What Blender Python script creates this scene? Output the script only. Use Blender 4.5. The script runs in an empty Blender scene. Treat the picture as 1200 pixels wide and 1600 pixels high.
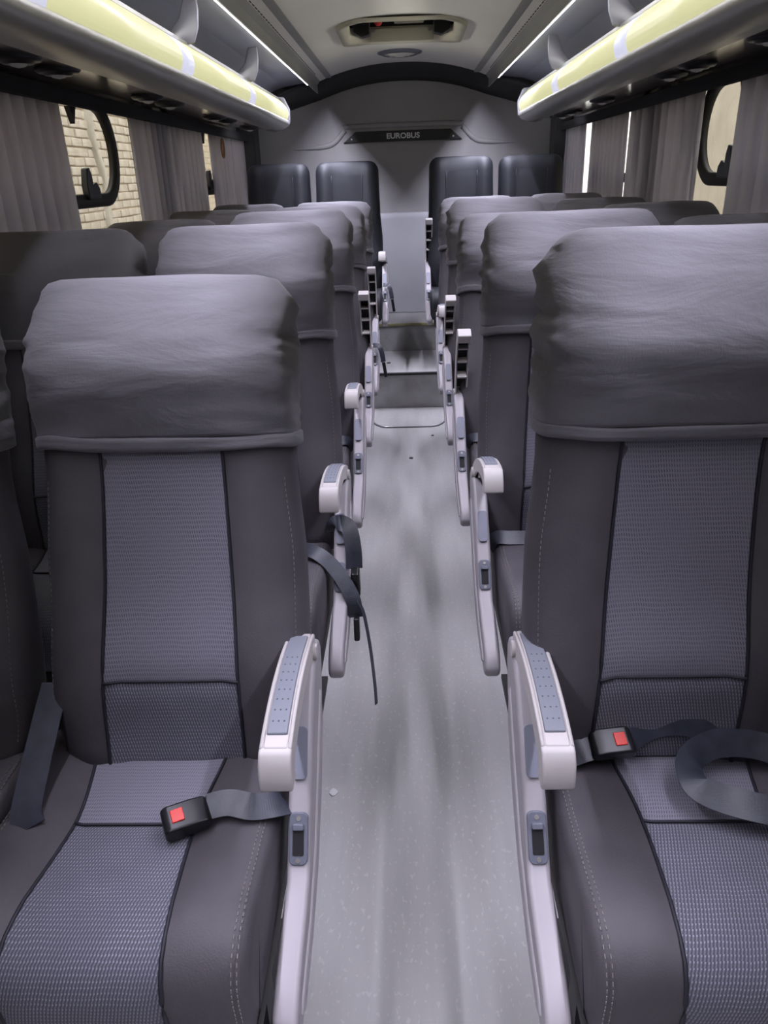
import bpy, bmesh, math, random
from mathutils import Vector, Matrix, noise
random.seed(7)
R = math.radians
sc = bpy.context.scene
col = sc.collection

# ------------------------------------------------------------------ camera
F_PX = 1200.0
def cam_basis(yaw, pitch, roll):
    f = Vector((math.sin(yaw)*math.cos(pitch), math.cos(yaw)*math.cos(pitch), math.sin(pitch)))
    r = Vector((math.cos(yaw), -math.sin(yaw), 0)); u = r.cross(f)
    r2 = r*math.cos(roll) - u*math.sin(roll); u2 = r*math.sin(roll) + u*math.cos(roll)
    return r2, u2, f
CAM = Vector((0, 0, 1.40))
cr, cu, cf = cam_basis(R(-2.20), R(-23.69), R(2.0))
cd = bpy.data.cameras.new('camera'); cam = bpy.data.objects.new('camera', cd); col.objects.link(cam)
m = Matrix((cr, cu, -cf)).transposed().to_4x4(); m.translation = CAM
cam.matrix_world = m
cd.sensor_fit = 'VERTICAL'; cd.sensor_height = 36; cd.lens = 36*F_PX/1600; cd.clip_start = .02
sc.camera = cam
# ------------------------------------------------------------------ world, lights, exposure
w = bpy.data.worlds.new('world'); sc.world = w; w.use_nodes = True
bg = w.node_tree.nodes['Background']; bg.inputs[0].default_value = (.93, .95, 1, 1); bg.inputs[1].default_value = 4.0
vs = sc.view_settings
vs.view_transform = 'Standard'; vs.look = 'None'; vs.exposure = 0; vs.gamma = 1; vs.use_curve_mapping = False
def area(name, loc, rot, sx, sy, power, color, spread=180):
    l = bpy.data.lights.new(name, 'AREA'); l.shape = 'RECTANGLE'; l.size = sx; l.size_y = sy
    l.energy = power; l.color = color; l.spread = R(spread)
    o = bpy.data.objects.new(name, l); o.location = loc; o.rotation_euler = rot; col.objects.link(o); return o
LED_POWER = 88
for s in (-1, 1):   # the two LED strips along the ceiling, shaded to shine down and inwards
    area('led_strip_light', (s*.599, 1.40, 1.945), (0, R(44*s), 0), .02, 6.5, LED_POWER, (.83, .81, 1), 108)
    area('led_strip_end_light', (s*.599, 5.10, 1.945), (0, R(36*s), 0), .02, .9, LED_POWER*.46, (.83, .82, 1), 165)   # last strip length, made wider and stronger to brighten the rear wall

# ------------------------------------------------------------------ materials
MATS = {}
def nodes_of(name):
    mt = bpy.data.materials.new(name); mt.use_nodes = True; MATS[name] = mt
    return mt, mt.node_tree, mt.node_tree.nodes['Principled BSDF']
def noise_mat(name, c1, c2, scale=8, rough=.6, bump=0, bscale=200, metal=0, stretch=(1,1,1), spec=.5, detail=4, sheen=0, r2=None, bdist=.002, coord='Object'):
    mt, nt, bs = nodes_of(name); N = nt.nodes; L = nt.links
    tc = N.new('ShaderNodeTexCoord'); mp = N.new('ShaderNodeMapping'); mp.inputs['Scale'].default_value = stretch
    L.new(tc.outputs[coord], mp.inputs[0])
    nz = N.new('ShaderNodeTexNoise'); nz.inputs['Scale'].default_value = scale; nz.inputs['Detail'].default_value = detail
    L.new(mp.outputs[0], nz.inputs['Vector'])
    rp = N.new('ShaderNodeValToRGB'); rp.color_ramp.elements[0].color = (*c1, 1); rp.color_ramp.elements[1].color = (*c2, 1)
    rp.color_ramp.elements[0].position = .3; rp.color_ramp.elements[1].position = .7
    L.new(nz.outputs[0], rp.inputs[0]); L.new(rp.outputs[0], bs.inputs['Base Color'])
    bs.inputs['Roughness'].default_value = rough; bs.inputs['Metallic'].default_value = metal
    bs.inputs['Specular IOR Level'].default_value = spec
    if sheen: bs.inputs['Sheen Weight'].default_value = sheen
    if r2 is not None:
        mr = N.new('ShaderNodeMapRange'); mr.inputs[3].default_value = rough; mr.inputs[4].default_value = r2
        L.new(nz.outputs[0], mr.inputs[0]); L.new(mr.outputs[0], bs.inputs['Roughness'])
    if bump:
        n2 = N.new('ShaderNodeTexNoise'); n2.inputs['Scale'].default_value = bscale; n2.inputs['Detail'].default_value = 3
        L.new(mp.outputs[0], n2.inputs['Vector'])
        b = N.new('ShaderNodeBump'); b.inputs['Strength'].default_value = bump; b.inputs['Distance'].default_value = bdist
        L.new(n2.outputs[0], b.inputs['Height']); L.new(b.outputs[0], bs.inputs['Normal'])
    return mt
def emit_mat(name, c, strength, base=(.8,.8,.8)):
    mt, nt, bs = nodes_of(name)
    bs.inputs['Base Color'].default_value = (*base, 1); bs.inputs['Emission Color'].default_value = (*c, 1)
    bs.inputs['Emission Strength'].default_value = strength; bs.inputs['Roughness'].default_value = .35
    return mt
noise_mat('vinyl', (.062,.056,.064), (.088,.080,.089), 9, .52, .25, 350, r2=.68)
noise_mat('rear_vinyl', (.007,.009,.013), (.011,.013,.019), 9, .6, .2, 350)
noise_mat('rear_insert', (.009,.011,.015), (.013,.015,.021), 9, .75, .3, 500)
noise_mat('piping', (.012,.012,.018), (.02,.02,.03), 30, .6)
noise_mat('thread', (.17,.155,.14), (.24,.22,.2), 60, .7)
noise_mat('plastic', (.33,.307,.325), (.375,.352,.367), 4, .42, .04, 300)
noise_mat('arm_plastic', (.46,.43,.42), (.53,.50,.485), 5, .45, .05, 250)
noise_mat('pad', (.17,.18,.215), (.20,.212,.25), 6, .55, .1, 400)
noise_mat('pad_dot', (.08,.085,.11), (.1,.105,.13), 6, .6)
noise_mat('bezel', (.12,.13,.165), (.155,.165,.205), 12, .4)
noise_mat('black_plastic', (.006,.006,.008), (.012,.012,.014), 20, .35)
noise_mat('black_matte', (.006,.006,.007), (.010,.010,.011), 20, .75)
noise_mat('red_plastic', (.60,.035,.025), (.72,.05,.035), 20, .4)
noise_mat('screw', (.35,.34,.33), (.5,.48,.45), 40, .4, metal=.8)
noise_mat('webbing', (.022,.025,.036), (.04,.045,.062), 40, .42, .12, 300, stretch=(1,1,1))
noise_mat('steel_black', (.010,.010,.011), (.018,.017,.016), 12, .55)
noise_mat('ceiling', (.76,.745,.69), (.81,.795,.74), 2, .62, .06, 150)
noise_mat('ceiling_side', (.20,.21,.26), (.23,.24,.29), 2, .6, .06, 150)
noise_mat('fascia', (.30,.30,.29), (.35,.345,.33), 3, .55)
noise_mat('dark_trim', (.020,.020,.021), (.028,.028,.028), 6, .7)
noise_mat('rear_wall', (.38,.37,.37), (.42,.41,.41), 5, .75, .15, 400)
noise_mat('rear_panel', (.56,.56,.60), (.62,.62,.66), 4, .5, .08, 200)
noise_mat('side_wall', (.10,.10,.105), (.13,.13,.135), 6, .8, .3, 300)
noise_mat('silver', (.44,.44,.40), (.49,.49,.445), 4, .36, metal=.6)
noise_mat('tray', (.46,.42,.37), (.52,.48,.42), 4, .13, spec=.6, metal=.85)
noise_mat('bracket', (.20,.20,.22), (.24,.24,.26), 6, .5)
noise_mat('rubber', (.010,.009,.008), (.016,.014,.012), 10, .5)
noise_mat('hatch_beige', (.44,.42,.34), (.50,.48,.39), 6, .5)
noise_mat('lens_clear', (.55,.55,.52), (.68,.68,.64), 18, .25)
noise_mat('white_trim', (.58,.57,.58), (.64,.63,.63), 10, .4)
noise_mat('yellow_trim', (.26,.25,.12), (.34,.32,.16), 14, .5)
noise_mat('aluminium', (.5,.5,.52), (.6,.6,.62), 20, .3, metal=.8)
noise_mat('letter', (.80,.80,.80), (.85,.85,.85), 10, .5)
noise_mat('dirt', (.05,.045,.04), (.09,.08,.07), 60, .9)
noise_mat('plaster', (.46,.42,.35), (.58,.53,.45), 3, .9, .5, 30)
noise_mat('outer_ground', (.25,.24,.22), (.34,.32,.29), 2, .9)
noise_mat('brass', (.30,.16,.09), (.36,.2,.11), 10, .5)
noise_mat('brick', (.52,.45,.355), (.66,.60,.51), 5, .9, .6, 60, coord='Object')
noise_mat('mortar', (.40,.33,.24), (.52,.44,.33), 8, .95, .5, 50)
noise_mat('bus_skin', (.2,.2,.21), (.22,.22,.23), 3, .6)
emit_mat('lens_yellow', (.95,.94,.52), .62, (.30,.29,.18))
emit_mat('lens_white', (.80,.81,1), .72, (.3,.3,.36))
emit_mat('led', (.92,.92,1), 1.6)
# glass: thin, slightly tinted, real reflections
def glass_mat(name, tint):
    mt, nt, bs = nodes_of(name); N = nt.nodes; L = nt.links
    tr = N.new('ShaderNodeBsdfTransparent'); tr.inputs[0].default_value = (*tint, 1)
    gl = N.new('ShaderNodeBsdfGlossy'); gl.inputs['Roughness'].default_value = .03
    lw = N.new('ShaderNodeLayerWeight'); pw = N.new('ShaderNodeMath'); pw.operation = 'POWER'; pw.inputs[1].default_value = 5; L.new(lw.outputs['Facing'], pw.inputs[0])
    ad = N.new('ShaderNodeMath'); ad.operation = 'MULTIPLY_ADD'; ad.inputs[1].default_value = .6; ad.inputs[2].default_value = .03; L.new(pw.outputs[0], ad.inputs[0])
    mx = N.new('ShaderNodeMixShader'); L.new(ad.outputs[0], mx.inputs[0]); L.new(tr.outputs[0], mx.inputs[1]); L.new(gl.outputs[0], mx.inputs[2])
    L.new(mx.outputs[0], N['Material Output'].inputs[0])
glass_mat('glass', (.80,.79,.75))
# curtain cloth: diffuse + translucent
def curtain_mat(name, c1, c2, trans):
    mt = noise_mat(name, c1, c2, 3, .85, .3, 500, stretch=(6,6,.6)); nt = mt.node_tree; N = nt.nodes; L = nt.links
    t = N.new('ShaderNodeBsdfTranslucent'); t.inputs[0].default_value = (.90,.89,.97,1)
    mx = N.new('ShaderNodeMixShader'); mx.inputs[0].default_value = trans
    L.new(N['Principled BSDF'].outputs[0], mx.inputs[1]); L.new(t.outputs[0], mx.inputs[2]); L.new(mx.outputs[0], N['Material Output'].inputs[0])
curtain_mat('curtain', (.71,.70,.75), (.75,.74,.79), .48)
curtain_mat('curtain_thin', (.62,.59,.60), (.66,.63,.64), .55)
# seat insert weave: rows of pale dashes over slate cloth, from UV in metres
def weave_mat(name, c_bg1, c_bg2, c_dash, row, dash, rowfill, dashfill, mixf, weakf=.35):
    mt, nt, bs = nodes_of(name); N = nt.nodes; L = nt.links
    uv = N.new('ShaderNodeTexCoord'); sp = N.new('ShaderNodeSeparateXYZ'); L.new(uv.outputs['UV'], sp.inputs[0])
    def M(op, a, b=None, c=None):
        n = N.new('ShaderNodeMath'); n.operation = op
        for i, v in enumerate((a, b, c)):
            if v is None: continue
            if isinstance(v, (int, float)): n.inputs[i].default_value = v
            else: L.new(v, n.inputs[i])
        return n.outputs[0]
    nz0 = N.new('ShaderNodeTexNoise'); nz0.inputs['Scale'].default_value = 25; L.new(uv.outputs['UV'], nz0.inputs['Vector'])
    wob = M('MULTIPLY', M('SUBTRACT', nz0.outputs[0], .5), .006)
    v = M('DIVIDE', M('ADD', sp.outputs[1], wob), row); rowid = M('FLOOR', v); fv = M('FRACT', v)
    u = M('ADD', M('DIVIDE', sp.outputs[0], dash), M('MULTIPLY', rowid, .37)); u2 = M('ADD', u, M('MULTIPLY', fv, .6)); fu = M('FRACT', u2)
    rm = M('LESS_THAN', fv, rowfill); dm = M('LESS_THAN', fu, dashfill)
    strong = M('MULTIPLY', rm, dm)
    weak = M('MULTIPLY', M('LESS_THAN', fu, .45), weakf)
    nz = N.new('ShaderNodeTexNoise'); nz.inputs['Scale'].default_value = 14; nz.inputs['Detail'].default_value = 4; L.new(uv.outputs['UV'], nz.inputs['Vector'])
    msk = M('MAXIMUM', M('MULTIPLY', strong, M('MULTIPLY_ADD', nz.outputs[0], 1.2, .2)), weak)
    bgm = N.new('ShaderNodeMixRGB'); bgm.inputs[1].default_value = (*c_bg1,1); bgm.inputs[2].default_value = (*c_bg2,1); L.new(nz.outputs[0], bgm.inputs[0])
    fm = N.new('ShaderNodeMixRGB'); L.new(M('MULTIPLY', msk, mixf), fm.inputs[0]); L.new(bgm.outputs[0], fm.inputs[1]); fm.inputs[2].default_value = (*c_dash,1)
    L.new(fm.outputs[0], bs.inputs['Base Color']); bs.inputs['Roughness'].default_value = .85; bs.inputs['Sheen Weight'].default_value = .15
    b = N.new('ShaderNodeBump'); b.inputs['Strength'].default_value = .4; b.inputs['Distance'].default_value = .001
    L.new(msk, b.inputs['Height']); L.new(b.outputs[0], bs.inputs['Normal'])
weave_mat('weave', (.19,.183,.225), (.235,.228,.27), (.065,.062,.09), .0076, .0038, .60, .48, .85, .25)
weave_mat('weave_fine', (.058,.058,.080), (.080,.080,.105), (.40,.40,.46), .0070, .0046, .30, .45, .75)
# headrest cloth: weave plus long soft folds
def cover_mat(name, c1, c2):
    mt, nt, bs = nodes_of(name); N = nt.nodes; L = nt.links
    tc = N.new('ShaderNodeTexCoord')
    def nzn(scale, st, det=3):
        mp = N.new('ShaderNodeMapping'); mp.inputs['Scale'].default_value = st; L.new(tc.outputs['Object'], mp.inputs[0])
        n = N.new('ShaderNodeTexNoise'); n.inputs['Scale'].default_value = scale; n.inputs['Detail'].default_value = det; n.inputs['Distortion'].default_value = .4
        L.new(mp.outputs[0], n.inputs['Vector']); return n.outputs[0]
    rp = N.new('ShaderNodeValToRGB'); rp.color_ramp.elements[0].color = (*c1,1); rp.color_ramp.elements[1].color = (*c2,1)
    L.new(nzn(7, (1,1,1.5)), rp.inputs[0]); L.new(rp.outputs[0], bs.inputs['Base Color'])
    bs.inputs['Roughness'].default_value = .82; bs.inputs['Sheen Weight'].default_value = .1
    b1 = N.new('ShaderNodeBump'); b1.inputs['Strength'].default_value = .85; b1.inputs['Distance'].default_value = .012
    L.new(nzn(6, (.7,1,2.2), 5), b1.inputs['Height'])
    b2 = N.new('ShaderNodeBump'); b2.inputs['Strength'].default_value = .25; b2.inputs['Distance'].default_value = .001
    L.new(nzn(420, (1,1,.35), 2), b2.inputs['Height']); L.new(b1.outputs[0], b2.inputs['Normal']); L.new(b2.outputs[0], bs.inputs['Normal'])
cover_mat('cover', (.148,.142,.156), (.192,.184,.202))
# floor: speckled vinyl with long drag marks of wear
def floor_mat():
    mt, nt, bs = nodes_of('floor'); N = nt.nodes; L = nt.links
    tc = N.new('ShaderNodeTexCoord')
    def nzn(scale, st, det=3):
        mp = N.new('ShaderNodeMapping'); mp.inputs['Scale'].default_value = st; L.new(tc.outputs['Object'], mp.inputs[0])
        n = N.new('ShaderNodeTexNoise'); n.inputs['Scale'].default_value = scale; n.inputs['Detail'].default_value = det
        L.new(mp.outputs[0], n.inputs['Vector']); return n.outputs[0]
    rp = N.new('ShaderNodeValToRGB'); e = rp.color_ramp.elements
    e[0].color = (.33,.325,.315,1); e[1].color = (.44,.435,.43,1); e[0].position = .32; e[1].position = .62
    L.new(nzn(9, (1,.11,1), 5), rp.inputs[0])
    sp = N.new('ShaderNodeValToRGB'); sp.color_ramp.elements[0].position = .60; sp.color_ramp.elements[1].position = .68
    L.new(nzn(110, (1,.55,1), 2), sp.inputs[0])
    mx = N.new('ShaderNodeMixRGB'); mx.inputs[2].default_value = (.60,.60,.58,1)
    ml = N.new('ShaderNodeMath'); ml.operation = 'MULTIPLY'; ml.inputs[1].default_value = .35; L.new(sp.outputs[0], ml.inputs[0])
    L.new(ml.outputs[0], mx.inputs[0]); L.new(rp.outputs[0], mx.inputs[1]); L.new(mx.outputs[0], bs.inputs['Base Color'])
    bs.inputs['Roughness'].default_value = .42
floor_mat()

# ------------------------------------------------------------------ helpers
def mesh_obj(name, verts, faces, mat, parent=None, smooth=True, uvs=None, loc=None):
    me = bpy.data.meshes.new(name); me.from_pydata([tuple(v) for v in verts], [], faces); me.update()
    bm = bmesh.new(); bm.from_mesh(me); bmesh.ops.recalc_face_normals(bm, faces=bm.faces)
    if uvs is not None:
        ul = bm.loops.layers.uv.new('UVMap'); bm.verts.ensure_lookup_table()
        for f in bm.faces:
            for l in f.loops: l[ul].uv = uvs[l.vert.index]
    bm.to_mesh(me); bm.free()
    if smooth: me.polygons.foreach_set('use_smooth', [True]*len(me.polygons))
    me.materials.append(MATS[mat])
    o = bpy.data.objects.new(name, me); col.objects.link(o)
    if parent: o.parent = parent
    if loc is not None: o.location = loc
    return o
def bm_obj(name, bm, mat, parent=None, smooth=False, loc=None):
    me = bpy.data.meshes.new(name); bmesh.ops.recalc_face_normals(bm, faces=bm.faces); bm.to_mesh(me); bm.free()
    if smooth: me.polygons.foreach_set('use_smooth', [True]*len(me.polygons))
    me.materials.append(MATS[mat]); o = bpy.data.objects.new(name, me); col.objects.link(o)
    if parent: o.parent = parent
    if loc is not None: o.location = loc
    return o
def bevel_mod(o, w, seg=2, angle=35):
    b = o.modifiers.new('bevel', 'BEVEL'); b.width = w; b.segments = seg; b.limit_method = 'ANGLE'; b.angle_limit = R(angle)
    o.data.polygons.foreach_set('use_smooth', [True]*len(o.data.polygons))
    n = o.modifiers.new('wn', 'WEIGHTED_NORMAL'); n.keep_sharp = True
    return o
def add_box(bm, c, s, rot=None):
    mtx = Matrix.Translation(c) @ (rot.to_4x4() if rot else Matrix()) @ Matrix.Diagonal((*s, 1))
    bmesh.ops.create_cube(bm, size=1, matrix=mtx)
def box(name, x0, x1, y0, y1, z0, z1, mat, parent=None, bev=0, seg=2):
    bm = bmesh.new(); add_box(bm, ((x0+x1)/2, (y0+y1)/2, (z0+z1)/2), (x1-x0, y1-y0, z1-z0))
    o = bm_obj(name, bm, mat, parent)
    if bev: bevel_mod(o, bev, seg)
    return o
def add_prism(bm, pts, to3a, to3b):   # polygon extruded between two placements
    a = [bm.verts.new(to3a(*p)) for p in pts]; b = [bm.verts.new(to3b(*p)) for p in pts]; n = len(pts)
    bm.faces.new(a); bm.faces.new(b[::-1])
    for i in range(n): bm.faces.new((a[i], a[(i+1) % n], b[(i+1) % n], b[i]))
def prism_yz(name, pts, x0, x1, mat, parent=None, bev=0, seg=2):
    bm = bmesh.new(); add_prism(bm, pts, lambda y, z: (x0, y, z), lambda y, z: (x1, y, z))
    o = bm_obj(name, bm, mat, parent)
    if bev: bevel_mod(o, bev, seg)
    return o
def prism_xz(name, pts, y0, y1, mat, parent=None, bev=0, seg=2, smooth=False):
    bm = bmesh.new(); add_prism(bm, pts, lambda x, z: (x, y0, z), lambda x, z: (x, y1, z))
    o = bm_obj(name, bm, mat, parent, smooth)
    if bev: bevel_mod(o, bev, seg)
    return o
def prism_xy(name, pts, z0, z1, mat, parent=None, bev=0, seg=2):
    bm = bmesh.new(); add_prism(bm, pts, lambda x, y: (x, y, z0), lambda x, y: (x, y, z1))
    o = bm_obj(name, bm, mat, parent)
    if bev: bevel_mod(o, bev, seg)
    return o
def tube_geo(pts, r, n=8, closed=False, flat=None, up=Vector((0,0,1))):
    """tube (or ribbon of half-sizes flat=(a,b)) along a polyline"""
    V = []; Fc = []; pts = [Vector(p) for p in pts]; K = len(pts)
    prev = None
    for i, p in enumerate(pts):
        a = pts[i-1] if (i or closed) else pts[0]; b = pts[(i+1) % K] if (i < K-1 or closed) else pts[-1]
        t = (b-a).normalized()
        if isinstance(up, list): s = t.cross(up[i])
        else: s = t.cross(up)
        if s.length < 1e-4: s = prev if prev else t.cross(Vector((1,0,0)))
        s.normalize(); prev = s; q = s.cross(t).normalized()
        for k in range(n):
            an = 2*math.pi*(k+.5)/n; c, d = math.cos(an), math.sin(an)
            if flat:
                ex = .0 if n == 4 else .35; c = math.copysign(abs(c)**ex, c); d = math.copysign(abs(d)**ex, d)
                V.append(p + s*flat[0]*c + q*flat[1]*d)
            else:
                rr = r[i] if isinstance(r, (list, tuple)) else r
                V.append(p + s*rr*c + q*rr*d)
    for i in range(K if closed else K-1):
        for k in range(n):
            j = (i+1) % K
            Fc.append((i*n+k, i*n+(k+1) % n, j*n+(k+1) % n, j*n+k))
    if not closed:
        Fc.append(tuple(range(n))); Fc.append(tuple((K-1)*n+k for k in range(n)))
    return V, Fc
def tube(name, pts, r, mat, parent=None, n=8, closed=False, flat=None, up=Vector((0,0,1))):
    V, Fc = tube_geo(pts, r, n, closed, flat, up)
    return mesh_obj(name, V, Fc, mat, parent)
def smooth_path(pts, per=6):
    P = [Vector(p) for p in pts]; out = []
    for i in range(len(P)-1):
        p0 = P[max(i-1, 0)]; p1 = P[i]; p2 = P[i+1]; p3 = P[min(i+2, len(P)-1)]
        for k in range(per):
            t = k/per
            out.append(.5*((2*p1)+(p2-p0)*t+(2*p0-5*p1+4*p2-p3)*t*t+(3*p1-p0-3*p2+p3)*t**3))
    out.append(P[-1]); return out
def disc(name, c, r, h, axis, mat, parent=None, n=20, bev=0):
    bm = bmesh.new()
    q = Vector(axis).to_track_quat('Z', 'Y').to_matrix().to_4x4()
    bmesh.ops.create_cone(bm, cap_ends=True, segments=n, radius1=r, radius2=r, depth=h, matrix=Matrix.Translation(c) @ q)
    o = bm_obj(name, bm, mat, parent)
    if bev: bevel_mod(o, bev)
    return o
def empty(name, loc=(0,0,0)):
    o = bpy.data.objects.new(name, None); o.location = loc; o.empty_display_size = .1; col.objects.link(o); return o
def tag(o, label, cat, group=None):
    o['label'] = label; o['category'] = cat
    if group: o['group'] = group
    return o
def struct(o, label=None, cat=None):
    o['kind'] = 'structure'
    if label: o['label'] = label
    if cat: o['category'] = cat
    return o
def lerp(a, b, t): return a + (b-a)*t
def interp(x, tab):
    if x <= tab[0][0]: return tab[0][1]
    for (a, va), (b, vb) in zip(tab, tab[1:]):
        if x <= b:
            t = (x-a)/(b-a); t = t*t*(3-2*t); return lerp(va, vb, t)
    return tab[-1][1]

# ================================================================== the bus shell
Y0, Y1 = -2.2, 6.15            # front bulkhead, rear wall
struct(box('floor', -1.2, 1.2, Y0, 4.86, -.06, 0, 'floor'), 'pale grey speckled vinyl floor of the aisle', 'floor')
st = struct(box('floor_step', -1.2, 1.2, 4.86, 5.541, -.06, .234, 'floor'), 'lower grey step rising to the rear seats', 'step')
box('nosing', -.26, .26, 4.848, 4.872, .222, .238, 'dark_trim', st, .003)
st2 = struct(box('floor_platform', -1.2, 1.2, 5.541, 6.30, -.06, .425, 'floor'), 'raised grey platform under the rear seats', 'platform')
box('nosing', -.26, .26, 5.530, 5.552, .412, .430, 'yellow_trim', st2, .003)
box('edge_strip', -.20, .20, 6.02, 6.045, .4255, .434, 'aluminium', st2, .002)
# rounded plate in front of the step
pts = [(-.225, 4.855), (-.225, 4.62)]
for k in range(1, 9):
    a = k/9*math.pi/2; pts.append((-.225+.10*(1-math.cos(a)), 4.62-.17*math.sin(a)))
pts.append((-.125, 4.45)); pts += [(-x, y) for x, y in pts[::-1]]
pl = prism_xy('floor_plate', pts, .0005, .007, 'rear_panel', None, .003)
tag(pl, 'thin glossy plate with rounded corners on the floor before the lower step', 'floor plate')
pl.data.materials[0] = MATS['floor']
tube('rim', [(x, y, .006) for x, y in pts[:len(pts)]], .004, 'aluminium', pl, 6)

# side walls with window openings
WINZ0, WINZ1 = .92, 1.70
windows = [(.2, 1.70), (1.85, 3.84), (4.00, 5.90)]; HOP = {.2: 1.5, 1.85: 3.41, 4.00: 5.33}
for s, nm in ((-1, 'left'), (1, 'right')):
    bm = bmesh.new(); xa, xb = s*1.17, s*1.24
    def wb(y0, y1, z0, z1): add_box(bm, ((xa+xb)/2, (y0+y1)/2, (z0+z1)/2), (.07, y1-y0, z1-z0))
    wb(Y0, Y1+.15, -.06, WINZ0); wb(Y0, Y1+.15, WINZ1, 2.2)
    ys = [Y0] + [v for wn in windows for v in wn] + [Y1+.15]
    for a, b in zip(ys[::2], ys[1::2]): wb(a, b, WINZ0, WINZ1)
    struct(bm_obj('wall_'+nm, bm, 'side_wall'), 'dark grey bus side wall with window openings, '+('brick wall outside' if s < 0 else 'plaster wall outside'), 'wall')
    # black pelmet above the windows
    struct(box('trim_'+('1' if s < 0 else '2'), min(s*1.088, s*1.10), max(s*1.088, s*1.10), Y0+.02, 6.0, 1.640, 1.692, 'black_matte', None, .006), 'black pelmet band above the windows', 'trim')

def rrect(y0, y1, z0, z1, r, n=6):
    P = []
    for (cy, cz, a0) in ((y1-r, z1-r, 0), (y0+r, z1-r, 90), (y0+r, z0+r, 180), (y1-r, z0+r, 270)):
        for k in range(n+1):
            a = R(a0+90*k/n); P.append((cy+r*math.cos(a), cz+r*math.sin(a)))
    return P
wi = 0
for s in (-1, 1):
    for (a, b) in windows:
        wi += 1
        e = empty(f'window_{wi}', (s*1.205, (a+b)/2, WINZ0)); e['kind'] = 'structure'
        side = 'brick wall' if s < 0 else 'plaster wall'
        place = {windows[0]: 'foremost', windows[1]: 'middle', windows[2]: 'rearmost'}[(a, b)]
        e['label'] = f'{place} bus side window facing the {side}, with black rubber frame'; e['category'] = 'window'
        L0 = e.location
        def loc(p): return (p[0]-L0[0], p[1]-L0[1], p[2]-L0[2])
        P = rrect(a+.012, b-.012, WINZ0+.012, WINZ1-.012, .07)
        tube('window_frame', [loc((s*1.205, y, z)) for y, z in P], 0, 'rubber', e, 8, True, flat=(.022, .018), up=Vector((1,0,0)))
        bm = bmesh.new(); add_prism(bm, rrect(a+.012, b-.012, WINZ0+.012, WINZ1-.012, .07), lambda y, z: loc((s*1.212, y, z)), lambda y, z: loc((s*1.217, y, z)))
        bm_obj('pane', bm, 'glass', e)
        # hopper sash: rounded black frame
        hb = HOP[a]; P = rrect(a+.14, hb, 1.345, 1.685, .165, 8)
        h = tube('hopper_frame', [loc((s*1.180, y, z)) for y, z in P], 0, 'rubber', e, 8, True, flat=(.024, .016), up=Vector((1,0,0)))
        lp = [(hb-.28, 1.35), (hb-.40, 1.35), (hb-.405, 1.40), (hb-.385, 1.455), (hb-.36, 1.46), (hb-.345, 1.43), (hb-.345, 1.40), (hb-.31, 1.41), (hb-.285, 1.39)]
        bm = bmesh.new(); add_prism(bm, lp, lambda y, z: loc((s*1.150, y, z)), lambda y, z: loc((s*1.175, y, z)))
        bevel_mod(bm_obj('latch', bm, 'black_plastic', h), .004)
        bm = bmesh.new(); add_prism(bm, [(hb-.43, 1.655), (hb-.37, 1.655), (hb-.40, 1.60)], lambda y, z: loc((s*1.160, y, z)), lambda y, z: loc((s*1.178, y, z)))
        bm_obj('catch', bm, 'black_plastic', h)

# rear wall and its mouldings
rw = struct(box('wall_rear', -1.2, 1.2, Y1, Y1+.08, 0, 2.25, 'rear_wall'), 'grey fabric covered rear wall carrying the name board', 'wall')
for s in (-1, 1):
    box('corner_panel', *sorted((s*1.045, s*1.169)), 5.95, 6.149, .425, 1.80, 'dark_trim', rw, .01)
rp = [(-.80, 1.585), (-.58, 1.60), (-.50, 1.625), (-.42, 1.70), (-.36, 1.722), (.36, 1.722), (.42, 1.70), (.50, 1.625), (.58, 1.60), (.80, 1.585)]
tube('moulded_ridge', [(x, Y1-.001, z) for x, z in smooth_path([(x, z, 0) for x, z in rp], 5) for _ in (0,)] if False else [(v.x, Y1-.002, v.y) for v in smooth_path([(x, z, 0) for x, z in rp], 5)],
     [.002+.016*min(1, (1-abs(v.x)/.80)*4) for v in smooth_path([(x, z, 0) for x, z in rp], 5)], 'rear_wall', rw, 10)
# name board
nb = prism_xz('name_board', [(-.435, 1.618), (.420, 1.618), (.335, 1.688), (-.345, 1.688)], Y1-.020, Y1-.001, 'black_plastic', None, .003)
tag(nb, 'black trapezoid board lettered EUROBUS on the rear wall', 'sign')
cu_ = bpy.data.curves.new('lettering', 'FONT'); cu_.body = 'EUROBUS'; cu_.size = .049; cu_.align_x = 'CENTER'; cu_.align_y = 'CENTER'; cu_.extrude = .001; cu_.offset = .0014
to = bpy.data.objects.new('lettering_src', cu_); col.objects.link(to)
bpy.context.view_layer.update()
me = bpy.data.meshes.new_from_object(to.evaluated_get(bpy.context.evaluated_depsgraph_get())); bpy.data.objects.remove(to)
me.materials.clear(); me.materials.append(MATS['letter'])
lt = bpy.data.objects.new('lettering', me); col.objects.link(lt); lt.parent = nb; lt.rotation_euler = (R(90), 0, 0); lt.location = (-.005, Y1-.0215, 1.652); lt.scale = (1.12, 1, 1)
lt['label'] = 'white capital letters reading EUROBUS'
for x in (-.375, .355): disc('screw', (x, Y1-.021, 1.640), .006, .004, (0,1,0), 'screw', nb, 10)
# low panel closing the aisle between the rear seats
ep = prism_yz('engine_cover', [(6.045, .4255), (6.045, 1.10), (6.06, 1.14), (6.148, 1.14), (6.148, .4255)], -.30, .30, 'rear_panel', None, .008)
tag(ep, 'smooth grey panel closing the aisle end between the rear seats', 'panel')

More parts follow.
